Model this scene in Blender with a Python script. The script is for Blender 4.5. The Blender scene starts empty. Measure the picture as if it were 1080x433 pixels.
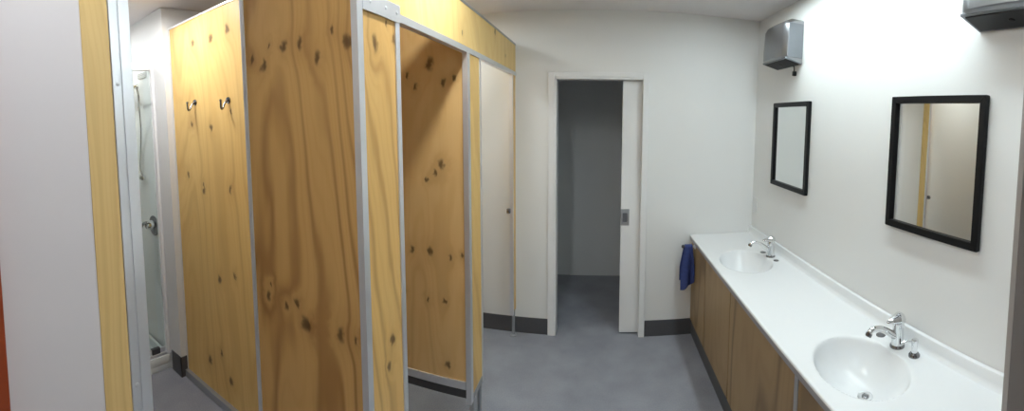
import bpy, bmesh, math
from math import sin, cos, pi, exp, sqrt
from mathutils import Matrix, Vector

S = bpy.context.scene
C = S.collection

# ------------------------------------------------------------------ colour
def lin(r, g, b):
    f = lambda c: c / 12.92 if c <= .04045 else ((c + .055) / 1.055) ** 2.4
    return (f(r / 255), f(g / 255), f(b / 255), 1)

# ------------------------------------------------------------------ materials
def base_mat(name, col, rough=.5, metal=0., spec=.5, noise=0., nscale=20., bump=0., bscale=200.):
    m = bpy.data.materials.new(name); m.use_nodes = True
    nt = m.node_tree; b = nt.nodes['Principled BSDF']
    b.inputs['Base Color'].default_value = col
    b.inputs['Roughness'].default_value = rough
    b.inputs['Metallic'].default_value = metal
    b.inputs['Specular IOR Level'].default_value = spec
    tc = None
    if noise or bump:
        tc = nt.nodes.new('ShaderNodeTexCoord')
    if noise:
        n = nt.nodes.new('ShaderNodeTexNoise'); n.inputs['Scale'].default_value = nscale; n.inputs['Detail'].default_value = 5
        nt.links.new(tc.outputs['Object'], n.inputs['Vector'])
        mx = nt.nodes.new('ShaderNodeMix'); mx.data_type = 'RGBA'
        mx.inputs[6].default_value = tuple(c * (1 - noise) for c in col[:3]) + (1,)
        mx.inputs[7].default_value = tuple(min(1, c * (1 + noise)) for c in col[:3]) + (1,)
        nt.links.new(n.outputs['Fac'], mx.inputs[0]); nt.links.new(mx.outputs[2], b.inputs['Base Color'])
    if bump:
        n2 = nt.nodes.new('ShaderNodeTexNoise'); n2.inputs['Scale'].default_value = bscale
        nt.links.new(tc.outputs['Object'], n2.inputs['Vector'])
        bp = nt.nodes.new('ShaderNodeBump'); bp.inputs['Strength'].default_value = bump; bp.inputs['Distance'].default_value = .002
        nt.links.new(n2.outputs['Fac'], bp.inputs['Height']); nt.links.new(bp.outputs['Normal'], b.inputs['Normal'])
    return m

def emit_mat(name, col, strength):
    m = bpy.data.materials.new(name); m.use_nodes = True
    b = m.node_tree.nodes['Principled BSDF']
    b.inputs['Base Color'].default_value = (.8, .8, .8, 1)
    b.inputs['Emission Color'].default_value = col; b.inputs['Emission Strength'].default_value = strength
    return m

def ply_mat(name, axis, loc, light, mid, dark, bands=10., bold=.6, warp=.16, seed=0., knots=(), rough=.42, slope=.07, uw=.45):
    """plywood veneer: vertical grain in the u (x or y) / z plane, with dark knots at given u, z."""
    m = bpy.data.materials.new(name); m.use_nodes = True
    nt = m.node_tree; N = nt.nodes; L = nt.links
    b = N['Principled BSDF']; b.inputs['Roughness'].default_value = rough; b.inputs['Specular IOR Level'].default_value = .3
    tc = N.new('ShaderNodeTexCoord'); sp = N.new('ShaderNodeSeparateXYZ'); L.new(tc.outputs['Object'], sp.inputs[0])
    def M(op, a, bb=None, c=None, clamp=False):
        n = N.new('ShaderNodeMath'); n.operation = op; n.use_clamp = clamp
        for i, v in enumerate((a, bb, c)):
            if v is None: continue
            if isinstance(v, (int, float)): n.inputs[i].default_value = v
            else: L.new(v, n.inputs[i])
        return n.outputs[0]
    u = M('ADD', sp.outputs[0 if axis == 'x' else 1], loc[0 if axis == 'x' else 1])
    v = M('ADD', sp.outputs[2], loc[2])
    def noise(su, sv, scale, det=3., off=0.):
        cb = N.new('ShaderNodeCombineXYZ')
        L.new(M('MULTIPLY', u, su), cb.inputs[0]); L.new(M('MULTIPLY', v, sv), cb.inputs[1]); cb.inputs[2].default_value = seed + off
        n = N.new('ShaderNodeTexNoise'); n.inputs['Scale'].default_value = scale; n.inputs['Detail'].default_value = det
        L.new(cb.outputs[0], n.inputs['Vector']); return n.outputs['Fac']
    big = noise(3.2, .3, 1., 1.)
    wob = noise(7., 1.5, 1., 2., 3.)
    s = M('ADD', M('MULTIPLY_ADD', v, slope, M('MULTIPLY', u, uw)), M('ADD', M('MULTIPLY', M('SUBTRACT', big, .5), warp * 6), M('MULTIPLY', M('SUBTRACT', wob, .5), .07)))
    kdark = None; kwarp = None
    kj = noise(30., 22., 1., 2., 23.)
    for (ku, kv, r) in knots:
        r *= .72
        du = M('MULTIPLY', M('ADD', M('SUBTRACT', u, ku), M('MULTIPLY', M('SUBTRACT', kj, .5), .05)), 1. / r); dv = M('MULTIPLY', M('SUBTRACT', v, kv), .55 / r)
        d2 = M('ADD', M('MULTIPLY', du, du), M('MULTIPLY', dv, dv))
        e = M('POWER', 2.718, M('MULTIPLY', M('MULTIPLY', d2, d2), -.8))
        w = M('POWER', 2.718, M('MULTIPLY', d2, -.09))
        kdark = e if kdark is None else M('ADD', kdark, e, None, True)
        kwarp = w if kwarp is None else M('ADD', kwarp, w, None, True)
    if kwarp is not None:
        s = M('ADD', s, M('MULTIPLY', kwarp, .022))
    ph = M('MULTIPLY', s, bands * 2 * pi)
    sn = M('SINE', ph)
    line = M('POWER', M('MULTIPLY_ADD', sn, .5, .5), 5.)            # thin dark latewood lines
    fine = M('POWER', M('MULTIPLY_ADD', M('SINE', M('MULTIPLY', ph, 3.3)), .5, .5), 3.)
    fib = noise(160., 3., 1., 2., 7.)
    tone = noise(3., 1.2, 1., 3., 11.)
    r1 = N.new('ShaderNodeMix'); r1.data_type = 'RGBA'; r1.inputs[6].default_value = light; r1.inputs[7].default_value = mid
    f = M('ADD', M('MULTIPLY', tone, .75), M('ADD', M('MULTIPLY', fib, .3), M('MULTIPLY', fine, .18)))
    L.new(M('SUBTRACT', f, .25, None, True), r1.inputs[0])
    fadeln = noise(2.5, .8, 1., 2., 17.)
    lf = M('MULTIPLY', line, M('MULTIPLY', bold, M('MULTIPLY_ADD', fadeln, 1.6, -.25, True)))
    r2 = N.new('ShaderNodeMix'); r2.data_type = 'RGBA'; L.new(lf, r2.inputs[0]); L.new(r1.outputs[2], r2.inputs[6]); r2.inputs[7].default_value = dark
    out = r2.outputs[2]
    if kdark is not None:
        halo = N.new('ShaderNodeMix'); halo.data_type = 'RGBA'; L.new(M('MULTIPLY', kwarp, .22), halo.inputs[0]); L.new(out, halo.inputs[6]); halo.inputs[7].default_value = dark
        r3 = N.new('ShaderNodeMix'); r3.data_type = 'RGBA'; L.new(M('MULTIPLY', kdark, .8), r3.inputs[0]); L.new(halo.outputs[2], r3.inputs[6]); r3.inputs[7].default_value = (.075, .034, .012, 1)
        out = r3.outputs[2]
    L.new(out, b.inputs['Base Color'])
    return m

WALLP = base_mat('white_paint_dimmed', (.70, .645, .655, 1), .45, noise=.02, nscale=3)  # white paint darkened and tinted to imitate the weaker light on the left wall
WHITE = base_mat('white_paint', (.80, .80, .79, 1), .45, noise=.015, nscale=3, bump=.05)
CEIL = base_mat('ceiling_paint', (.80, .765, .765, 1), .6, noise=.015, nscale=3)
TRIMW = base_mat('white_gloss_trim', (.82, .82, .82, 1), .3)
STORE = base_mat('store_wall_paint', (.80, .81, .81, 1), .5, noise=.015, nscale=2)
VINYL = base_mat('vinyl_skirting', (.082, .082, .088, 1), .45, noise=.12, nscale=60)
ALU = base_mat('aluminium', (.80, .81, .84, 1), .36, metal=.7, noise=.06, nscale=14)
ALUD = base_mat('dull_aluminium', (.45, .46, .48, 1), .42, metal=.7, noise=.06, nscale=14)
STEEL = base_mat('brushed_steel', (.30, .30, .31, 1), .30, metal=.9, noise=.05, nscale=30)
STEELD = base_mat('steel_side', (.20, .21, .23, 1), .4, metal=.7, noise=.05, nscale=30)
CHROME = base_mat('chrome', (.78, .79, .80, 1), .08, metal=1.)
CHROMED = base_mat('dark_chrome', (.25, .25, .26, 1), .18, metal=1.)
BLACK = base_mat('black_frame', (.007, .007, .008, 1), .4, spec=.25)
GRILLE = base_mat('black_grille', (.015, .015, .017, 1), .6)
MIRROR = base_mat('mirror_glass', (.86, .88, .87, 1), .015, metal=1.)
SOLID = base_mat('solid_surface_white', (.79, .80, .81, 1), .22, noise=.01, nscale=40)
ACRYL = base_mat('shower_acrylic', (.80, .84, .84, 1), .18)
ENDP = base_mat('end_panel_laminate', (.34, .31, .29, 1), .5, noise=.05, nscale=8)
GREYEDGE = base_mat('grey_edge_band', (.30, .30, .32, 1), .4)  # grey laminate edge of the countertop
DOORW = base_mat('stained_timber_door', lin(150, 62, 24), .4, noise=.25, nscale=6)
BLUE = base_mat('blue_towel', (.038, .058, .20, 1), .95, noise=.35, nscale=50, bump=.6, bscale=500)
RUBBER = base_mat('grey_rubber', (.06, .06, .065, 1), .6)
PLASTIC = base_mat('white_plastic', (.8, .8, .8, 1), .3)

def floor_mat():
    m = bpy.data.materials.new('blue_grey_vinyl_floor'); m.use_nodes = True
    nt = m.node_tree; N = nt.nodes; L = nt.links; b = N['Principled BSDF']
    tc = N.new('ShaderNodeTexCoord')
    n1 = N.new('ShaderNodeTexNoise'); n1.inputs['Scale'].default_value = 150; n1.inputs['Detail'].default_value = 4
    n2 = N.new('ShaderNodeTexNoise'); n2.inputs['Scale'].default_value = 5; n2.inputs['Detail'].default_value = 4
    L.new(tc.outputs['Object'], n1.inputs['Vector']); L.new(tc.outputs['Object'], n2.inputs['Vector'])
    a = N.new('ShaderNodeMath'); a.operation = 'ADD'; L.new(n1.outputs['Fac'], a.inputs[0]); L.new(n2.outputs['Fac'], a.inputs[1])
    r = N.new('ShaderNodeValToRGB'); r.color_ramp.elements[0].position = .35; r.color_ramp.elements[1].position = .65
    r.color_ramp.elements[0].color = (.225, .232, .265, 1); r.color_ramp.elements[1].color = (.33, .34, .385, 1)
    h = N.new('ShaderNodeMath'); h.operation = 'MULTIPLY'; h.inputs[1].default_value = .5; L.new(a.outputs[0], h.inputs[0])
    L.new(h.outputs[0], r.inputs['Fac']); L.new(r.outputs['Color'], b.inputs['Base Color'])
    b.inputs['Roughness'].default_value = .5
    bp = N.new('ShaderNodeBump'); bp.inputs['Strength'].default_value = .15; bp.inputs['Distance'].default_value = .001
    L.new(n1.outputs['Fac'], bp.inputs['Height']); L.new(bp.outputs['Normal'], b.inputs['Normal'])
    return m
FLOOR = floor_mat()

def glass_mat():
    m = bpy.data.materials.new('shower_glass'); m.use_nodes = True
    nt = m.node_tree; N = nt.nodes; L = nt.links
    for n in list(N): N.remove(n)
    o = N.new('ShaderNodeOutputMaterial'); mx = N.new('ShaderNodeMixShader'); t = N.new('ShaderNodeBsdfTransparent'); g = N.new('ShaderNodeBsdfGlossy')
    t.inputs['Color'].default_value = (.93, .96, .95, 1); g.inputs['Roughness'].default_value = .03
    fr = N.new('ShaderNodeFresnel'); fr.inputs['IOR'].default_value = 1.45
    L.new(fr.outputs[0], mx.inputs[0]); L.new(t.outputs[0], mx.inputs[1]); L.new(g.outputs[0], mx.inputs[2]); L.new(mx.outputs[0], o.inputs[0])
    return m
GLASS = glass_mat()

# ------------------------------------------------------------------ mesh helpers
def box(bm, lo, hi, bev=0., seg=2):
    t = bmesh.new(); bmesh.ops.create_cube(t, size=1)
    for v in t.verts:
        v.co = Vector(((lo[i] + hi[i]) / 2 + v.co[i] * (hi[i] - lo[i]) for i in range(3)))
    if bev: bmesh.ops.bevel(t, geom=t.edges[:], offset=bev, segments=seg, profile=.5, affect='EDGES')
    join(bm, t); return bm

def join(bm, t):
    me = bpy.data.meshes.new('t'); t.to_mesh(me); t.free(); bm.from_mesh(me); bpy.data.meshes.remove(me)

def prism(bm, pts, axis, a, b, bev=0.):
    """extrude a closed 2-D outline along an axis between a and b."""
    t = bmesh.new()
    def P(q, w):
        return {'x': (w, q[0], q[1]), 'y': (q[0], w, q[1]), 'z': (q[0], q[1], w)}[axis]
    A = [t.verts.new(P(q, a)) for q in pts]; B = [t.verts.new(P(q, b)) for q in pts]
    n = len(pts); t.faces.new(A); t.faces.new(B[::-1])
    for i in range(n): t.faces.new((A[i], B[i], B[(i + 1) % n], A[(i + 1) % n]))
    bmesh.ops.recalc_face_normals(t, faces=t.faces[:])
    if bev: bmesh.ops.bevel(t, geom=t.edges[:], offset=bev, segments=2, profile=.5, affect='EDGES')
    join(bm, t); return bm

def lathe(bm, prof, cen=(0, 0, 0), axis=(0, 0, 1), n=28):
    """revolve (radius, height) pairs about an axis through cen."""
    t = bmesh.new(); q = Vector((0, 0, 1)).rotation_difference(Vector(axis).normalized()); c = Vector(cen); rows = []
    for r, h in prof:
        if r < 1e-6: rows.append([t.verts.new(c + q @ Vector((0, 0, h)))])
        else: rows.append([t.verts.new(c + q @ Vector((r * cos(2 * pi * i / n), r * sin(2 * pi * i / n), h))) for i in range(n)])
    for A, B in zip(rows, rows[1:]):
        for i in range(n):
            j = (i + 1) % n
            if len(A) == 1 and len(B) == 1: continue
            if len(A) == 1: t.faces.new((A[0], B[i], B[j]))
            elif len(B) == 1: t.faces.new((A[i], A[j], B[0]))
            else: t.faces.new((A[i], A[j], B[j], B[i]))
    bmesh.ops.recalc_face_normals(t, faces=t.faces[:]); join(bm, t); return bm

def tube(bm, pts, rads, n=14, flat=1.):
    """tube through points with a radius for each; ends are capped."""
    t = bmesh.new(); pts = [Vector(p) for p in pts]
    if isinstance(rads, (int, float)): rads = [rads] * len(pts)
    rows = []; up = None
    for i, p in enumerate(pts):
        d = (pts[min(i + 1, len(pts) - 1)] - pts[max(i - 1, 0)]).normalized()
        if up is None:
            up = Vector((0, 0, 1)) if abs(d.z) < .9 else Vector((1, 0, 0))
        a = d.cross(up).normalized(); b = a.cross(d).normalized(); up = b
        rows.append([t.verts.new(p + a * (rads[i] * cos(2 * pi * k / n)) + b * (rads[i] * flat * sin(2 * pi * k / n))) for k in range(n)])
    for A, B in zip(rows, rows[1:]):
        for i in range(n): t.faces.new((A[i], A[(i + 1) % n], B[(i + 1) % n], B[i]))
    t.faces.new(rows[0][::-1]); t.faces.new(rows[-1])
    bmesh.ops.recalc_face_normals(t, faces=t.faces[:]); join(bm, t); return bm

def smooth_path(pts, k=6):
    P = [Vector(p) for p in pts]; out = []
    for i in range(len(P) - 1):
        p0, p1, p2, p3 = P[max(i - 1, 0)], P[i], P[i + 1], P[min(i + 2, len(P) - 1)]
        for s in range(k):
            t = s / k
            out.append(.5 * ((2 * p1) + (p2 - p0) * t + (2 * p0 - 5 * p1 + 4 * p2 - p3) * t * t + (3 * p1 - p0 - 3 * p2 + p3) * t ** 3))
    out.append(P[-1]); return out

def obj(name, bm, mat, parent=None, loc=None, smooth=False):
    """link bm (world coordinates) as one object, origin at loc or the parent's location."""
    root = parent
    while root is not None and root.parent is not None: root = root.parent
    L0 = Vector(root.location) if root is not None else Vector(loc or (0, 0, 0))
    for v in bm.verts: v.co -= L0
    me = bpy.data.meshes.new(name); bm.to_mesh(me); bm.free()
    o = bpy.data.objects.new(name, me); C.objects.link(o)
    me.materials.append(mat)
    if smooth:
        for p in me.polygons: p.use_smooth = True
        try: me.set_sharp_from_angle(angle=math.radians(38))
        except Exception: pass
    if parent is not None: o.parent = parent
    else: o.location = L0
    return o

def thing(name, label, cat, loc, group=None):
    o = bpy.data.objects.new(name, None); C.objects.link(o); o.location = loc; o.empty_display_size = .1
    o['label'] = label; o['category'] = cat
    if group: o['group'] = group
    return o
def tag(o, label, cat, group=None):
    o['label'] = label; o['category'] = cat
    if group: o['group'] = group
    return o
def struct(name, bm, mat, label=None, cat=None):
    o = obj(name, bm, mat); o['kind'] = 'structure'
    if label: o['label'] = label
    if cat: o['category'] = cat
    return o
def B(*boxes, bev=0.):
    bm = bmesh.new()
    for lo, hi in boxes: box(bm, lo, hi, bev)
    return bm

# ------------------------------------------------------------------ dimensions (metres)
XR, YF, ZC = 1.2056, 3.0438, 2.529         # right wall, far wall, ceiling
XL = -.65                                  # face of the toilet cubicles
XS = -2.49                                 # front of the shower

# ------------------------------------------------------------------ setting
struct('floor', B(((-3.5, -1.4, -.06), (1.35, 4.42, 0))), FLOOR, 'blue grey speckled vinyl floor', 'floor')
struct('ceiling', B(((-3.5, -1.4, ZC), (1.35, 4.42, ZC + .06))), CEIL, 'plain off-white ceiling', 'ceiling')
struct('wall_right', B(((XR, -1.4, 0), (XR + .12, 4.42, ZC))), WHITE, 'white wall behind the basins and mirrors', 'wall')
DX0, DX1, DZ = -.350, .305, 2.030          # door opening
struct('wall_far', B(((-3.5, YF, 0), (DX0, YF + .116, ZC)), ((DX0, YF, DZ), (DX1, YF + .116, ZC)),
                     ((DX1, YF, 0), (XR, YF + .036, ZC)), ((DX1, YF + .084, 0), (XR, YF + .116, ZC))), WHITE,
       'white end wall with the sliding door', 'wall')
struct('wall_back', B(((-3.5, -1.4, 0), (XR, -1.28, ZC))), WHITE, 'white wall at the entry end', 'wall')
struct('wall_left', B(((-1.06, -1.28, 0), (-.95, .306, ZC))), WALLP, 'white wall at the left beside the plywood jamb', 'wall')
struct('wall_outer', B(((-3.5, -1.28, 0), (-3.38, YF, ZC))), WHITE, 'white wall behind the shower', 'wall')
struct('wall_shower', B(((-3.38, 1.312, 0), (-2.352, 1.43, ZC))), WHITE, 'white nib wall beside the shower', 'wall')
struct('wall_cubicle', B(((-2.47, 1.43, 0), (-2.352, YF, ZC))), WHITE, 'white wall at the back of the cubicles', 'wall')
struct('wall_store', B(((-.52, YF + .116, 0), (-.455, 4.3, ZC)), ((-.52, 4.28, 0), (XR, 4.42, ZC))), STORE, 'unlit grey store room wall beyond the sliding door', 'wall')
struct('wall_entry', B(((1.022, .6, 0), (XR, .618, ZC))), ENDP, 'grey brown end panel closing the vanity at the right', 'wall')
struct('baseboard_far_left', B(((-2.35, YF - .006, 0), (-.398, YF, .1285))), VINYL, 'dark grey coved skirting left of the sliding door', 'skirting')
struct('baseboard_far_right', B(((.350, YF - .006, 0), (.735, YF, .1285))), VINYL, 'dark grey coved skirting between sliding door and vanity', 'skirting')
struct('baseboard_shower', B(((-2.47, 1.306, 0), (-2.346, 1.312, .14)), ((-2.352, 1.306, 0), (-2.346, 1.43, .14))), VINYL, 'dark grey skirting wrapped round the nib beside the shower', 'skirting')
# door casing: flat white architrave and jamb liners
bm = B(((-.398, YF - .018, 0), (DX0, YF, 2.068)), ((DX1, YF - .018, 0), (.350, YF, 2.068)), ((DX0, YF - .018, DZ), (DX1, YF, 2.068)), bev=.003)
box(bm, (DX0 - .001, YF - .012, 0), (DX0 + .014, YF + .116, DZ)); box(bm, (DX0, YF - .012, DZ - .014), (DX1, YF + .034, DZ + .001))
box(bm, (DX0, YF + .086, DZ - .014), (DX1, YF + .116, DZ + .001))
struct('trim_1', bm, TRIMW, 'white door casing round the sliding door opening', 'door frame')
# sliding leaf, half drawn into its cavity
leaf = struct('door_1', B(((.158, YF + .042, .012), (.90, YF + .078, 2.02)), bev=.002), TRIMW, 'white sliding door half drawn into the wall', 'door')
bm = B(((.1565, YF + .0395, .885), (.222, YF + .0425, 1.015)), bev=.001); box(bm, (.155, YF + .044, .885), (.1585, YF + .076, 1.015))
lp = obj('flush_pull', bm, ALUD, leaf); lp['label'] = 'dull metal flush pull'
bm = bmesh.new(); box(bm, (.172, YF + .037, .915), (.206, YF + .040, .985), .004)
obj('finger_recess', bm, STEELD, lp)
# ply and aluminium jamb that ends the left wall
PJ = ply_mat('plywood_jamb', 'y', (0, 0, 0), lin(226, 194, 134), lin(206, 166, 104), lin(160, 114, 62), bands=16, bold=.3, seed=4.)
struct('trim_2', B(((-1.06, .306, 0), (-.948, .378, ZC)), bev=.001), PJ, 'plywood jamb strip at the end of the left white wall', 'door jamb')
bm = bmesh.new(); box(bm, (-1.06, .380, 0), (-.948, .437, ZC), .002); box(bm, (-.9485, .405, 0), (-.944, .412, ZC))
for z in (.55, 1.05, 1.84, 2.30): lathe(bm, [(0, .003), (.005, .002), (.006, 0)], (-.948, .394, z), (1, 0, 0), 12)
struct('trim_3', bm, ALU, 'aluminium channel beside the plywood jamb strip', 'door jamb')
dl = struct('door_2', B(((-.944, -.72, .01), (-.904, .068, 2.03)), bev=.003), DOORW, 'reddish brown timber door edge at the far left', 'door')

# ------------------------------------------------------------------ cubicle partitions
def edge_strip(parent, lo, hi, mat=None, name='edge_strip'):
    return obj(name, B((lo, hi), bev=.0015), mat or ALU, parent)
def foot(parent, x, y, top):
    bm = lathe(bmesh.new(), [(0, 0), (.026, 0), (.026, .006), (.012, .012), (.012, top), (0, top)], (x, y, 0))
    return obj('foot', bm, ALUD, parent, smooth=True)

PA, PB, PD = lin(234, 204, 144), lin(210, 170, 104), lin(150, 100, 50)
OA, OB, OD = lin(224, 178, 112), lin(206, 154, 88), lin(150, 98, 48)

# end panel facing the camera
l0 = (-.90, .977, 0)
t = thing('partition_panel', 'widest orange plywood panel with bold arched grain, at the near corner of the cubicles', 'partition', l0)
kn = [(-1.103, 1.953, .013), (-1.041, 1.925, .016), (-.941, 1.973, .013), (-.867, 1.972, .016), (-.798, 1.916, .016), (-.74, 1.991, .010), (-.684, 1.949, .017),
      (-1.006, 1.986, .007), (-1.069, 1.086, .014), (-1.046, 1.133, .007), (-.922, 1.097, .012), (-.89, 1.037, .018), (-.747, 1.044, .018), (-.692, 1.042, .010), (-.982, 1.076, .011)]
obj('sheet', B(((-1.145, .968, .22), (XL - .018, .986, 2.28))), ply_mat('ply_bold_arched', 'x', l0, OA, OB, OD, bands=17, bold=.85, warp=.12, seed=2.3, slope=.07, knots=kn), t)
edge_strip(t, (-1.149, .963, .21), (-1.130, .990, 2.285)); edge_strip(t, (-1.13, .962, .20), (-.668, .990, .235))
foot(t, -1.10, .977, .21); foot(t, -.74, .977, .21)
# return behind its far edge
l0 = (-1.154, 1.17, 0)
t = thing('partition_panel', 'narrow plywood return panel behind the left edge of the widest panel', 'partition', l0)
obj('sheet', B(((-1.163, .991, .22), (-1.145, 1.354, 2.28))), ply_mat('ply_return', 'y', l0, PA, PB, PD, bands=14, bold=.4, seed=8.1), t)
edge_strip(t, (-1.166, .991, .20), (-1.142, 1.354, .235)); foot(t, -1.154, 1.17, .21)
# shower side panel with the coat hooks
l0 = (-1.75, 1.369, 0)
t = thing('partition_panel', 'pale yellow plywood panel with two coat hooks, beside the shower', 'partition', l0)
kn = [(-2.07, 2.237, .017), (-1.884, 2.225, .018), (-1.731, 2.247, .020), (-2.132, 1.742, .014), (-1.923, 1.711, .015), (-1.734, 1.797, .012), (-2.032, 1.329, .016), (-2.035, 1.365, .012),
      (-1.77, 1.36, .018), (-2.203, 1.416, .016), (-1.922, .803, .018), (-1.774, .861, .014), (-2.064, .24, .02), (-1.939, .34, .015), (-1.866, .2, .02)]
obj('sheet', B(((-2.346, 1.36, .05), (-1.168, 1.378, 2.385))), ply_mat('ply_pale_hooks', 'x', l0, lin(234, 198, 128), lin(212, 166, 92), lin(172, 118, 58), bands=13, bold=.35, warp=.1, seed=5.7, knots=kn), t)
edge_strip(t, (-2.349, 1.355, .05), (-2.338, 1.383, 2.388)); edge_strip(t, (-2.349, 1.354, 2.379), (-1.168, 1.384, 2.390))
edge_strip(t, (-1.215, 1.355, .05), (-1.168, 1.383, 2.379))
c = obj('floor_channel', B(((-2.345, 1.335, 0), (-1.168, 1.395, .05)), bev=.003), ALUD, t)
# hooks: pressed metal J hooks
for hx, hz, which in ((-2.078, 1.862, 'left of the two metal coat hooks on the pale plywood panel'), (-1.75, 1.848, 'right of the two metal coat hooks on the pale plywood panel')):
    h = thing('coat_hook', which, 'hook', (hx, 1.358, hz), 'coat hooks on the plywood panel')
    bm = lathe(bmesh.new(), [(0, .006), (.017, .005), (.019, 0), (0, 0)], (hx, 1.36, hz + .012), (0, -1, 0), 20)
    obj('back_plate', bm, CHROMED, h, smooth=True)
    bm = tube(bmesh.new(), smooth_path([(hx, 1.352, hz + .012), (hx, 1.335, hz - .004), (hx + .004, 1.318, hz - .030), (hx + .016, 1.300, hz - .036), (hx + .028, 1.287, hz - .022), (hx + .034, 1.283, hz + .006)]), .0058, 10)
    lathe(bm, [(0, -.008), (.006, -.005), (.008, 0), (.006, .005), (0, .008)], (hx + .034, 1.283, hz + .008), n=12)
    obj('prong', bm, CHROMED, h, smooth=True)

# corner pilaster
l0 = (-.659, 1.09, 0)
t = thing('pilaster', 'light plywood pilaster at the near corner, left of the open cubicle', 'pilaster', l0)
kn = [(1.062, 1.952, .020), (1.185, 1.985, .014), (1.136, 2.026, .008), (1.119, .98, .014), (1.10, .9, .012)]
obj('sheet', B(((XL - .018, .968, .22), (XL, 1.19, 2.05))), ply_mat('ply_corner_pilaster', 'y', l0, lin(228, 188, 120), lin(206, 158, 88), lin(150, 98, 46), bands=22, bold=.55, warp=.05, seed=1.2, knots=kn), t)
bm = bmesh.new(); prism(bm, [(-.667, .963), (-.645, .963), (-.645, .992), (-.648, .992), (-.648, .966), (-.667, .966)], 'z', .20, 2.285)
obj('corner_angle', bm, ALU, t)
edge_strip(t, (-.672, 1.188, .20), (-.645, 1.215, 2.05)); edge_strip(t, (-.671, .99, .20), (-.646, 1.19, .235)); foot(t, -.659, 1.14, .21)
bm = bmesh.new()
box(bm, (-.646, .992, 2.040), (-.642, 1.215, 2.098), .001)
for y in (1.03, 1.12, 1.19): lathe(bm, [(0, .0035), (.005, .002), (.006, 0)], (-.642, y, 2.07), (1, 0, 0), 12)
obj('bracket_plate', bm, ALU, t)
# middle pilaster
l0 = (-.659, 2.02, 0)
t = thing('pilaster', 'plywood pilaster between the two cubicle openings, at the end of the dividing panel', 'pilaster', l0)
obj('sheet', B(((XL - .018, 1.925, .22), (XL, 2.125, 2.05))), ply_mat('ply_middle_pilaster', 'y', l0, lin(240, 204, 132), lin(216, 168, 92), lin(160, 104, 48), bands=16, bold=.35, warp=.06, seed=9.4), t)
edge_strip(t, (-.674, 1.908, .20), (-.645, 1.944, 2.05)); edge_strip(t, (-.672, 2.112, .20), (-.645, 2.132, 2.05)); edge_strip(t, (-.671, 1.944, .20), (-.647, 2.112, .235), ALUD)
foot(t, -.659, 1.95, .21); foot(t, -.659, 2.09, .21)
# far post against the end wall
l0 = (-.659, 2.99, 0)
t = thing('pilaster', 'thin plywood post with a small latch, against the white end wall', 'pilaster', l0)
obj('sheet', B(((XL - .018, 2.945, .20), (XL, YF - .007, 2.05))), ply_mat('ply_far_post', 'y', l0, lin(240, 206, 140), lin(216, 172, 100), lin(160, 104, 48), bands=16, bold=.3, seed=6.), t)
edge_strip(t, (-.674, 2.925, .19), (-.646, 2.948, 2.05)); foot(t, -.659, 2.985, .21)
bm = B(((-.690, 2.90, 1.00), (-.664, 2.926, 1.035)), bev=.003); lathe(bm, [(0, .012), (.007, .011), (.008, 0)], (-.677, 2.90, 1.018), (0, -1, 0), 14)
lk = obj('latch_keeper', bm, CHROMED, t, smooth=True); lk['label'] = 'small dark metal latch keeper'
# dividing panel seen through the opening
l0 = (-1.2, 1.929, 0)
t = thing('partition_panel', 'orange plywood dividing panel seen through the open cubicle, raised off the floor', 'partition', l0)
kn = [(-.853, 2.006, .026), (-.981, 1.952, .013), (-.937, 1.892, .013), (-.778, 1.903, .016), (-.721, 1.924, .012), (-.797, 1.482, .019), (-.835, 1.436, .014), (-.882, 1.397, .010),
      (-.976, 1.005, .015), (-.872, 1.01, .018), (-.756, .987, .013), (-.69, 1.006, .010), (-1.017, .754, .011), (-.888, .737, .011), (-.792, .745, .011), (-.776, .39, .016), (-1.056, .41, .018)]
obj('sheet', B(((-2.345, 1.92, .31), (-.677, 1.938, 2.27))), ply_mat('ply_divider', 'x', l0, lin(238, 200, 140), lin(220, 172, 104), lin(166, 112, 58), bands=12, bold=.22, warp=.1, seed=3.1, knots=kn), t)
edge_strip(t, (-2.345, 1.912, .275), (-.677, 1.946, .318))
bs = edge_strip(t, (-2.345, 1.918, .225), (-.677, 1.940, .2745), RUBBER, 'floor_shade_strip'); bs['label'] = 'dark strip standing in for floor shade along the bottom'; foot(t, -1.7, 1.929, .23)  # dark strip added in place of the shadow on the floor below
# header board
l0 = (-.659, 2.0, 2.05)
t = thing('header_board', 'long plywood header board above the cubicle openings', 'header board', l0)
obj('board', B(((XL - .018, .993, 2.05), (XL, YF - .001, 2.28))), ply_mat('ply_header', 'y', l0, lin(244, 214, 146), lin(226, 184, 108), lin(180, 124, 58), bands=9, bold=.3, warp=.12, seed=7.7, knots=[(2.45, 2.262, .018), (1.85, 2.13, .01), (2.72, 2.15, .01)]), t)
bm = bmesh.new(); prism(bm, [(-.674, 2.045), (-.644, 2.045), (-.644, 2.072), (-.647, 2.072), (-.647, 2.0505), (-.674, 2.0505)], 'y', 1.216, YF - .001)
obj('bottom_angle', bm, ALU, t)
obj('top_trim', B(((-.671, .993, 2.276), (-.646, YF - .001, 2.288)), bev=.001), ALUD, t)

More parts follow.
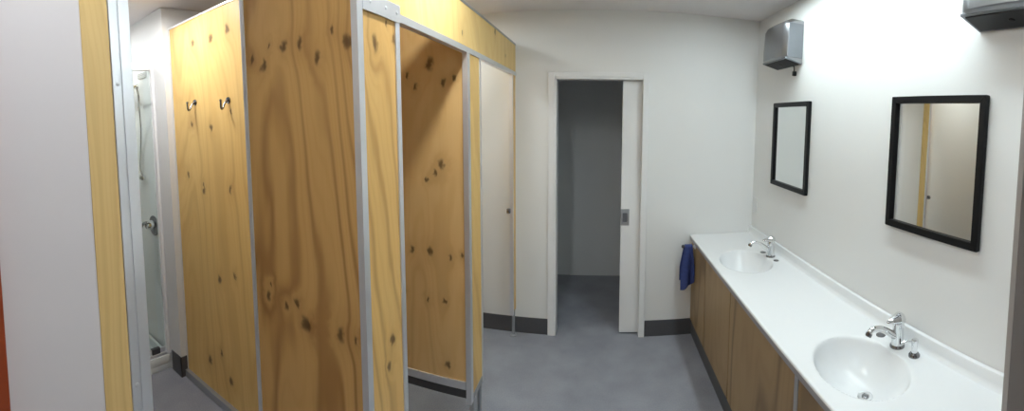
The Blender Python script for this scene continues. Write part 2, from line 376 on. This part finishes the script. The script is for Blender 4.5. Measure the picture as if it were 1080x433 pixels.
# ------------------------------------------------------------------ shower
t = thing('shower_tray', 'white shower tray with a raised sill on the floor at the left', 'shower tray', (-2.9, .9, 0))
bm = B(((-3.38, .50, 0), (XS, 1.309, .05)), bev=.006)
box(bm, (XS - .07, .50, .03), (XS, 1.309, .105), .012); box(bm, (-3.38, .50, .03), (-3.33, 1.309, .105), .012)
box(bm, (-3.38, .50, .03), (XS, .54, .105), .012); box(bm, (-3.38, 1.28, .03), (XS, 1.309, .105), .012)
obj('tray', bm, ACRYL, t, smooth=True)
obj('waste', lathe(bmesh.new(), [(0, .006), (.04, .004), (.045, 0)], (-2.95, .9, .05)), CHROME, t, smooth=True)
struct('wall_shower_side', B(((-3.38, .38, 0), (XS, .50, ZC))), WHITE, 'white side wall of the shower', 'wall')
t = thing('shower_screen', 'white framed shower screen with a clear glass door', 'shower screen', (XS - .03, .9, .105))
f = obj('frame', B(((XS - .05, .55, 2.135), (XS - .005, 1.285, 2.185)), ((XS - .05, 1.2855, .105), (XS - .005, 1.310, 2.185)), ((XS - .05, .502, .105), (XS - .005, .5495, 2.185)), bev=.004), TRIMW, t)
obj('sill_rail', B(((XS - .052, .55, .1045), (XS - .008, 1.284, .125)), bev=.003), ALU, t)
g = obj('glass_door', B(((XS - .03, .555, .14), (XS - .024, 1.28, 2.134))), GLASS, t); g['label'] = 'clear glass door'
obj('bottom_rail', B(((XS - .034, .555, .126), (XS - .020, 1.28, .158)), bev=.002), ALU, g)
obj('pivot_block', B(((XS - .040, 1.17, .124), (XS - .012, 1.235, .165)), bev=.004), RUBBER, g)
# slide rail with hand shower on the side wall
yw = 1.312
t = thing('shower_rail', 'chrome shower slide rail with hand shower and hose on the shower wall', 'shower rail', (-2.79, yw, 1.34))
obj('rail', tube(bmesh.new(), [(-2.79, yw - .05, 1.31), (-2.79, yw - .05, 2.10)], .010), CHROME, t, smooth=True)
for z in (1.36, 2.06):
    bm = tube(bmesh.new(), [(-2.79, yw, z), (-2.79, yw - .055, z)], .014); lathe(bm, [(0, .008), (.024, .006), (.026, 0)], (-2.79, yw, z), (0, -1, 0)); obj('bracket', bm, CHROME, t, smooth=True)
bm = B(((-2.815, yw - .085, 2.00), (-2.765, yw - .035, 2.05)), bev=.008); obj('slider', bm, CHROMED, t, smooth=True)
bm = tube(bmesh.new(), smooth_path([(-2.80, yw - .09, 2.02), (-2.70, yw - .10, 2.035), (-2.58, yw - .11, 2.03)]), [.013] * 12 + [.012]); 
lathe(bm, [(0, -.012), (.03, -.012), (.046, .008), (.046, .014), (0, .016)], (-2.83, yw - .09, 2.015), (-.4, -.4, -.8)); obj('hand_shower', bm, CHROME, t, smooth=True)
obj('hose', tube(bmesh.new(), smooth_path([(-2.575, yw - .11, 2.03), (-2.56, yw - .10, 1.97), (-2.64, yw - .06, 1.86), (-2.70, yw - .03, 1.72), (-2.75, yw - .02, 1.56), (-2.775, yw - .02, 1.43), (-2.77, yw - .005, 1.38)]), .007, 10), CHROME, t, smooth=True)
bm = lathe(bmesh.new(), [(0, .03), (.018, .03), (.022, .022), (.022, 0)], (-2.745, yw, 1.36), (0, -1, 0)); obj('hose_outlet', bm, CHROME, t, smooth=True)
t = thing('shower_mixer', 'chrome lever shower mixer on the shower wall', 'mixer', (-2.64, yw, 1.02))
bm = lathe(bmesh.new(), [(0, .012), (.06, .011), (.072, .006), (.074, 0)], (-2.64, yw + .001, 1.01), (0, -1, 0), 32); obj('wall_plate', bm, CHROMED, t, smooth=True)
bm = lathe(bmesh.new(), [(0, .065), (.026, .063), (.032, .05), (.034, .01)], (-2.64, yw, 1.02), (0, -1, 0)); obj('cartridge_body', bm, CHROME, t, smooth=True)
bm = tube(bmesh.new(), smooth_path([(-2.635, yw - .055, 1.04), (-2.655, yw - .072, 1.035), (-2.69, yw - .080, 1.00), (-2.72, yw - .080, .955), (-2.735, yw - .078, .905)]), [.018 - .0004 * i for i in range(25)], 12, .6); obj('lever', bm, CHROMED, t, smooth=True)
t = thing('air_vent', 'small white louvre vent high on the shower wall', 'vent', (-2.68, yw, 2.13))
obj('vent_frame', B(((-2.74, yw - .012, 2.105), (-2.62, yw, 2.150)), bev=.003), PLASTIC, t)
obj('louvre', B(*[((-2.732, yw - .016, 2.112 + .012 * i), (-2.628, yw - .011, 2.118 + .012 * i)) for i in range(3)]), ALUD, t)

# ------------------------------------------------------------------ vanity
XC, ZT, Y0 = .695, .8157, .620
cab = thing('vanity_cabinet', 'long low plywood vanity cabinet under the white countertop', 'vanity', (.95, 1.83, 0))
obj('carcass', B(((.735, Y0 + .002, .13), (XR - .002, YF - .002, .62))), ENDP, cab)
def vpanel(y0, y1, seed):
    obj('front_panel', B(((.713, y0, .128), (.733, y1, ZT - .036)), bev=.001),
        ply_mat('ply_vanity', 'y', (.95, 1.83, 0), lin(168, 143, 106), lin(138, 112, 78), lin(74, 54, 36), bands=7, bold=.75, warp=.13, seed=seed), cab)
vpanel(2.622, YF - .004, 21.); vpanel(2.08, 2.614, 23.4); vpanel(1.292, 2.072, 26.2); vpanel(Y0 + .002, 1.268, 29.)
obj('joint_strip', B(((.709, 1.266, .128), (.735, 1.294, ZT - .034)), bev=.001), ALUD, cab)
obj('toe_kick', B(((.722, Y0 + .002, 0), (.745, YF - .007, .13)), bev=.001), VINYL, cab)
# countertop: one moulded top with two oval bowls
top = thing('countertop', 'long white moulded countertop with two oval basins', 'countertop', (.95, 1.83, .80))
BAS = [(.918, 1.165), (.918, 2.395)]
def depth(x, y):
    d = 0.
    for bx, by in BAS:
        dx, dy = x - bx, y - by
        r = sqrt((dx / .165) ** 2 + (dy / .215) ** 2)
        if dx > 0: r *= 1 + .10 * exp(-(dy / .055) ** 2) * min(1, dx / .1)
        # the floor of the bowl leans towards the waste
        if r < 1.06:
            k = max(0., 1 - r ** 3.1)
            lip = .5 * (1 + math.tanh((1 - r) * 26))
            d = max(d, .138 * k * lip + .004 * lip)
    return d
bm = bmesh.new(); nx, ny = 92, 436; rows = []
x1 = XR - .003; y1 = YF - .002; ya = Y0
for j in range(ny + 1):
    y = ya + (y1 - ya) * j / ny
    rows.append([bm.verts.new((XC + .006 + (x1 - XC - .006) * i / nx, y, ZT - depth(XC + .006 + (x1 - XC - .006) * i / nx, y))) for i in range(nx + 1)])
for a, b in zip(rows, rows[1:]):
    for i in range(nx): bm.faces.new((a[i], a[i + 1], b[i + 1], b[i]))
# rounded front edge
prev = [r[0] for r in rows]
for (xx, zz) in ((XC + .0025, ZT - .0012), (XC, ZT - .005), (XC, ZT - .012)):
    cur = [bm.verts.new((xx, r[0].co.y, zz)) for r in rows]
    for i in range(ny): bm.faces.new((prev[i], prev[i + 1], cur[i + 1], cur[i]))
    prev = cur
bmesh.ops.recalc_face_normals(bm, faces=bm.faces[:])
if sum(f.normal.z for f in bm.faces) < 0: bmesh.ops.reverse_faces(bm, faces=bm.faces[:])
obj('top', bm, SOLID, top, smooth=True)
e = obj('edge_band', B(((XC - .001, ya, ZT - .034), (XC + .022, y1, ZT - .010)), bev=.002), GREYEDGE, top); e['label'] = 'grey front edge band'
obj('substrate', B(((XC + .02, ya, ZT - .034), (.748, y1, ZT - .014)), ((1.10, ya, ZT - .034), (x1, y1, ZT - .014))), GREYEDGE, top)
bm = bmesh.new()
prism(bm, [(XR - .003, ZT - .004), (XR - .003, .8713), (XR - .014, .8713), (XR - .0185, .8695), (XR - .021, .865), (XR - .0225, .835), (XR - .028, .822), (XR - .040, ZT - .001), (XR - .040, ZT - .004)], 'y', ya, y1)
obj('backsplash', bm, SOLID, top, smooth=True)
for bx, by in BAS:
    cx, cy = bx + .03, by + .0
    zd = ZT - depth(cx, cy)
    dr = obj('drain', lathe(bmesh.new(), [(0, .001), (.012, .001), (.017, .003), (.026, .005), (.031, .003), (.032, -.004)], (cx, cy, zd + .001)), CHROME, top, smooth=True)
    obj('strainer', lathe(bmesh.new(), [(0, .0062), (.007, .006), (.013, .004), (.0145, .002)], (cx, cy, zd + .001)), CHROMED, dr, smooth=True)

def tap(x, y, label):
    t = thing('basin_tap', label, 'tap', (x, y, ZT), 'basin mixer taps')
    obj('base_flange', lathe(bmesh.new(), [(0, 0), (.031, 0), (.031, .006), (.027, .012), (.0, .012)], (x, y, ZT)), CHROMED, t, smooth=True)
    bm = lathe(bmesh.new(), [(.0, .010), (.027, .010), (.0255, .03), (.0245, .07), (.0255, .096), (.0245, .103), (0, .106)], (x, y, ZT))
    obj('body', bm, CHROME, t, smooth=True)
    sp = smooth_path([(x - .008, y, ZT + .045), (x - .04, y + .002, ZT + .066), (x - .075, y + .004, ZT + .090), (x - .105, y + .006, ZT + .102), (x - .130, y + .008, ZT + .102), (x - .142, y + .009, ZT + .092)])
    s = obj('spout', tube(bmesh.new(), sp, [.0165 - .0045 * min(1, i / 18) for i in range(len(sp))], 16), CHROME, t, smooth=True)
    obj('aerator', lathe(bmesh.new(), [(0, -.010), (.0115, -.010), (.0135, -.006), (.0135, .004), (0, .004)], (x - .144, y + .009, ZT + .089), (.5, 0, .85)), CHROMED, s, smooth=True)
    # lever cap: domed and drawn forward over the body
    bm = bmesh.new(); tb = bmesh.new(); bmesh.ops.create_uvsphere(tb, u_segments=24, v_segments=14, radius=1)
    for v in tb.verts:
        c = v.co.copy(); fwd = max(0, -c.x)
        v.co = Vector((x + c.x * .030 - fwd * fwd * .034, y + c.y * .030 * (1 - .3 * fwd), ZT + .110 + (c.z * .034 if c.z > 0 else c.z * .014) * (1 - .4 * fwd) + fwd * .006))
    join(bm, tb)
    obj('lever', bm, CHROME, t, smooth=True)
tap(1.117, 1.185, 'chrome basin tap at the near basin, beside the soap dispenser')
tap(1.104, 2.425, 'chrome basin tap at the far basin, close to the end wall')
def cap(x, y, label, r=.020):
    o = obj('hole_cap', lathe(bmesh.new(), [(0, .004), (r * .7, .0035), (r, .002), (r * 1.05, 0), (0, 0)], (x, y, ZT + .0002)), CHROMED, None, (x, y, ZT), True)
    tag(o, label, 'cap', 'chrome hole caps in the countertop')
cap(1.118, 1.292, 'flat chrome cap in the countertop left of the near tap')
cap(1.090, 2.520, 'flat chrome cap in the countertop left of the far tap')
cap(1.106, 2.338, 'flat chrome cap in the countertop right of the far tap', .017)
x, y = 1.122, 1.090
t = thing('soap_dispenser', 'small chrome soap dispenser right of the near basin tap', 'soap dispenser', (x, y, ZT))
obj('collar', lathe(bmesh.new(), [(0, 0), (.023, 0), (.023, .006), (.017, .014), (0, .014)], (x, y, ZT)), CHROMED, t, smooth=True)
obj('stem', lathe(bmesh.new(), [(0, .012), (.0125, .012), (.0125, .052), (.014, .056), (.014, .066), (.010, .070), (0, .071)], (x, y, ZT)), CHROME, t, smooth=True)
obj('nozzle', tube(bmesh.new(), smooth_path([(x - .004, y + .004, ZT + .062), (x - .03, y + .016, ZT + .064), (x - .05, y + .024, ZT + .058)]), .0042, 10), CHROME, t, smooth=True)

# ------------------------------------------------------------------ mirrors
def mirror(y0, label):
    y1_, z0, z1 = y0 + .516, 1.279, 1.863; w = .030
    t = thing('wall_mirror', label, 'mirror', (XR, (y0 + y1_) / 2, z0), 'black framed mirrors over the basins')
    bm = bmesh.new(); xo, xi = XR - .024, XR - .001
    # mitred frame
    def pr(q): 
        tt = bmesh.new(); A = [tt.verts.new((xo, *p)) for p in q]; Bq = [tt.verts.new((xi, *p)) for p in q]
        tt.faces.new(A); tt.faces.new(Bq[::-1])
        for i in range(4): tt.faces.new((A[i], Bq[i], Bq[(i + 1) % 4], A[(i + 1) % 4]))
        bmesh.ops.recalc_face_normals(tt, faces=tt.faces[:]); bmesh.ops.bevel(tt, geom=tt.edges[:], offset=.002, segments=2, affect='EDGES'); join(bm, tt)
    pr([(y0, z0), (y1_, z0), (y1_ - w, z0 + w), (y0 + w, z0 + w)]); pr([(y0, z1), (y1_, z1), (y1_ - w, z1 - w), (y0 + w, z1 - w)])
    pr([(y0, z0), (y0 + w, z0 + w), (y0 + w, z1 - w), (y0, z1)]); pr([(y1_, z0), (y1_ - w, z0 + w), (y1_ - w, z1 - w), (y1_, z1)])
    obj('frame', bm, BLACK, t)
    obj('glass', B(((XR - .010, y0 + w - .004, z0 + w - .004), (XR - .006, y1_ - w + .004, z1 - w + .004))), MIRROR, t)
mirror(.868, 'larger looking black framed mirror above the near basin')
mirror(2.140, 'black framed mirror above the far basin, beneath the whole hand dryer')

# ------------------------------------------------------------------ hand dryers
def dryer(yn, label):
    yf = yn + .362; z0, z1 = 2.105, 2.385; d = .125
    t = thing('hand_dryer', label, 'hand dryer', (XR, (yn + yf) / 2, z0), 'steel hand dryers on the right wall')
    # cover: curved front, sides and top drawn in towards the wall's top edge
    bm = bmesh.new(); n = 14; secs = []
    for k in range(n + 1):
        s = k / n; y = yn + (yf - yn) * s
        e = min(s, 1 - s) * (yf - yn)
        rr = .030; ins = 0 if e >= rr else rr - sqrt(max(0, rr * rr - (rr - e) ** 2))
        bow = .010 * (1 - (2 * s - 1) ** 2)
        xf = XR - d + ins * .55 - bow
        secs.append([(XR - .001, y, z0), (xf + .010, y, z0 + .030), (xf, y, z0 + .042), (xf + .001, y, z0 + .12), (xf + .008, y, z1 - .045 - ins * .3), (xf + .024, y, z1 - .014 - ins * .4), (xf + .055, y, z1 - ins * .4), (XR - .001, y, z1 - ins * .4)])
    V = [[bm.verts.new(p) for p in s] for s in secs]
    for a, b in zip(V, V[1:]):
        for i in range(7): bm.faces.new((a[i], a[i + 1], b[i + 1], b[i]))
    bm.faces.new(V[0]); bm.faces.new(V[-1][::-1])
    for a, b in zip(V, V[1:]): bm.faces.new((a[7], a[0], b[0], b[7]))
    bmesh.ops.recalc_face_normals(bm, faces=bm.faces[:])
    c = obj('cover', bm, STEEL, t, smooth=True)
    obj('side_panel', B(((XR - d + .022, yn - .003, z0 + .034), (XR - .002, yn + .002, z1 - .030)), bev=.002), STEELD, t)
    obj('base_tray', prism(bmesh.new(), [(XR - .002, z0 - .004), (XR - d + .006, z0 + .025), (XR - d + .006, z0 + .034), (XR - .002, z0 + .006)], 'y', yn + .001, yf - .001, .001), STEELD, t)
    g = obj('air_grille', prism(bmesh.new(), [(XR - .016, z0 - .005), (XR - d + .016, z0 + .0185), (XR - d + .016, z0 + .0245), (XR - .016, z0 + .0005)], 'y', yn + .016, yf - .016, .001), GRILLE, t); g['label'] = 'black air outlet underneath'
    obj('sensor_window', lathe(bmesh.new(), [(0, .004), (.010, .003), (.012, 0)], (XR - d * .5, (yn + yf) / 2, z0 + .0065), (-.22, 0, -1), 16), BLACK, t, smooth=True)
dryer(2.290, 'steel hand dryer high on the right wall above the far mirror, wholly in view')
dryer(.575, 'steel hand dryer cut off by the top right corner of the photo')
t = thing('cable_gland', 'small black cable gland on the wall just under the far hand dryer', 'cable gland', (XR, 2.37, 2.05))
bm = B(((XR - .022, 2.362, 2.035), (XR + .001, 2.386, 2.066)), bev=.004); obj('gland', bm, BLACK, t)
obj('lead', tube(bmesh.new(), smooth_path([(XR - .012, 2.374, 2.06), (XR - .013, 2.375, 2.09), (XR - .02, 2.378, 2.104)]), .004, 8), BLACK, t, smooth=True)
t = thing('light_switch', 'white switch plate on the right wall in the far corner above the counter', 'switch', (XR, 2.975, 1.0))
obj('plate', B(((XR - .009, 2.935, .995), (XR, 3.015, 1.11)), bev=.003), PLASTIC, t)
obj('rocker', B(((XR - .013, 2.962, 1.035), (XR - .008, 2.988, 1.075)), bev=.002), PLASTIC, t)

# ------------------------------------------------------------------ towel on its arm
ty, tz = 2.935, .752
t = thing('towel_rail', 'short white towel arm on the far end of the vanity front', 'towel rail', (.713, ty, tz))
obj('arm', tube(bmesh.new(), [(.712, ty, tz), (.622, ty, tz + .004)], .008, 12), PLASTIC, t, smooth=True)
obj('wall_plate', lathe(bmesh.new(), [(0, .006), (.020, .005), (.022, 0)], (.713, ty, tz), (-1, 0, 0), 20), PLASTIC, t, smooth=True)
obj('end_knob', lathe(bmesh.new(), [(0, -.014), (.010, -.010), (.014, 0), (.010, .010), (0, .014)], (.620, ty, tz + .004), (-1, 0, 0), 16), RUBBER, t, smooth=True)
bm = bmesh.new(); nu, nv = 22, 44; g = []
for j in range(nv + 1):
    s = j / nv * 2 - 1                     # -1 front hem .. 0 over the arm .. +1 back hem
    row = []
    for i in range(nu + 1):
        w = i / nu
        L_ = (.365 - .075 * w) if s < 0 else .30
        a = abs(s); drop = a * L_
        spread = .6 + .55 * min(1, a * 1.6)
        x = .668 + (w - .62) * .092 * spread
        off = .0105 * min(1, a * 14) + .010 * a
        fold = .012 * sin(w * 9.5 + 1.2) * min(1, a * 2.2)
        yy = ty + (-off if s < 0 else off) + (fold if s < 0 else fold * .4 + .004)
        top = tz + .0115 if a < .05 else tz + .0115 - (drop - .05 * L_ )
        if a >= .05 and s < 0: top -= .012 * abs(sin(w * 6.)) * a
        row.append(bm.verts.new((x, yy, top)))
    g.append(row)
for a, b in zip(g, g[1:]):
    for i in range(nu): bm.faces.new((a[i], a[i + 1], b[i + 1], b[i]))
tw = obj('hand_towel', bm, BLUE, None, (.65, ty, tz), True)
md = tw.modifiers.new('thick', 'SOLIDIFY'); md.thickness = .007; md.offset = 1
md = tw.modifiers.new('sub', 'SUBSURF'); md.levels = 1; md.render_levels = 1
tag(tw, 'blue hand towel hanging over the white arm at the end of the vanity', 'towel')

# ------------------------------------------------------------------ ceiling lights
def lamp(x, y, sx, sy, strength, col, label):
    t = thing('ceiling_light', label, 'ceiling light', (x, y, ZC), 'ceiling lights')
    fr = .02; z0 = ZC - .022
    obj('housing', B(((x - sx / 2 - fr, y - sy / 2 - fr, z0), (x - sx / 2, y + sy / 2 + fr, ZC)), ((x + sx / 2, y - sy / 2 - fr, z0), (x + sx / 2 + fr, y + sy / 2 + fr, ZC)),
                     ((x - sx / 2, y - sy / 2 - fr, z0), (x + sx / 2, y - sy / 2, ZC)), ((x - sx / 2, y + sy / 2, z0), (x + sx / 2, y + sy / 2 + fr, ZC)), bev=.002), TRIMW, t)
    obj('diffuser', B(((x - sx / 2, y - sy / 2, z0 + .003), (x + sx / 2, y + sy / 2, ZC - .002))), emit_mat('lit_diffuser', col, strength), t)
lamp(-1.25, 2.45, .16, .40, 34, (.90, .985, .98, 1), 'ceiling light over the cubicle beside the end wall')
lamp(-.40, 1.40, 0.10, .50, 56, (.95, .985, .97, 1), 'long narrow ceiling light close to the cubicle header board')
lamp(.92, 1.465, .09, 1.80, 31, (.84, .975, 1., 1), 'ceiling light above the vanity countertop')
lamp(-2.95, .85, .14, .14, 90, (.95, .99, 1., 1), 'small added light brightening the shower interior')  # extra lamp, added only to brighten the shower interior
lamp(-2.0, .92, .16, .40, 56, (.98, .99, 1., 1), 'ceiling light in front of the shower')
lamp(-.48, .18, .14, .50, 24, (.90, .98, 1., 1), 'added fill light in front of the widest plywood panel')  # unseen fill lamp added for the panel the other lamps miss

W = bpy.data.worlds.new('world'); S.world = W; W.use_nodes = True
W.node_tree.nodes['Background'].inputs['Color'].default_value = (0, 0, 0, 1)

# ------------------------------------------------------------------ camera: a phone panorama (central cylindrical)
F, FV, CX, CY, PT, RL, H = 430.07282909, 421.00975902, 634.05653689, 156.27733008, -.07282216, -.01254620, 1.71524472
cam = bpy.data.cameras.new('camera'); co = bpy.data.objects.new('camera', cam); C.objects.link(co); S.camera = co
cam.type = 'PANO'; cam.panorama_type = 'CENTRAL_CYLINDRICAL'
cam.central_cylindrical_range_u_min = (0 - CX) / F; cam.central_cylindrical_range_u_max = (1080 - CX) / F
cam.central_cylindrical_range_v_min = (CY - 433) / FV; cam.central_cylindrical_range_v_max = CY / FV
cam.central_cylindrical_radius = 1.
cam.clip_start = .02
co.matrix_world = Matrix.Translation((0, 0, H)) @ Matrix.Rotation(PT, 4, 'X') @ Matrix.Rotation(RL, 4, 'Y') @ Matrix.Rotation(pi / 2, 4, 'X')

S.view_settings.view_transform = 'Standard'; S.view_settings.look = 'None'
S.view_settings.gamma = 1; S.view_settings.use_curve_mapping = False
S.view_settings.exposure = .28
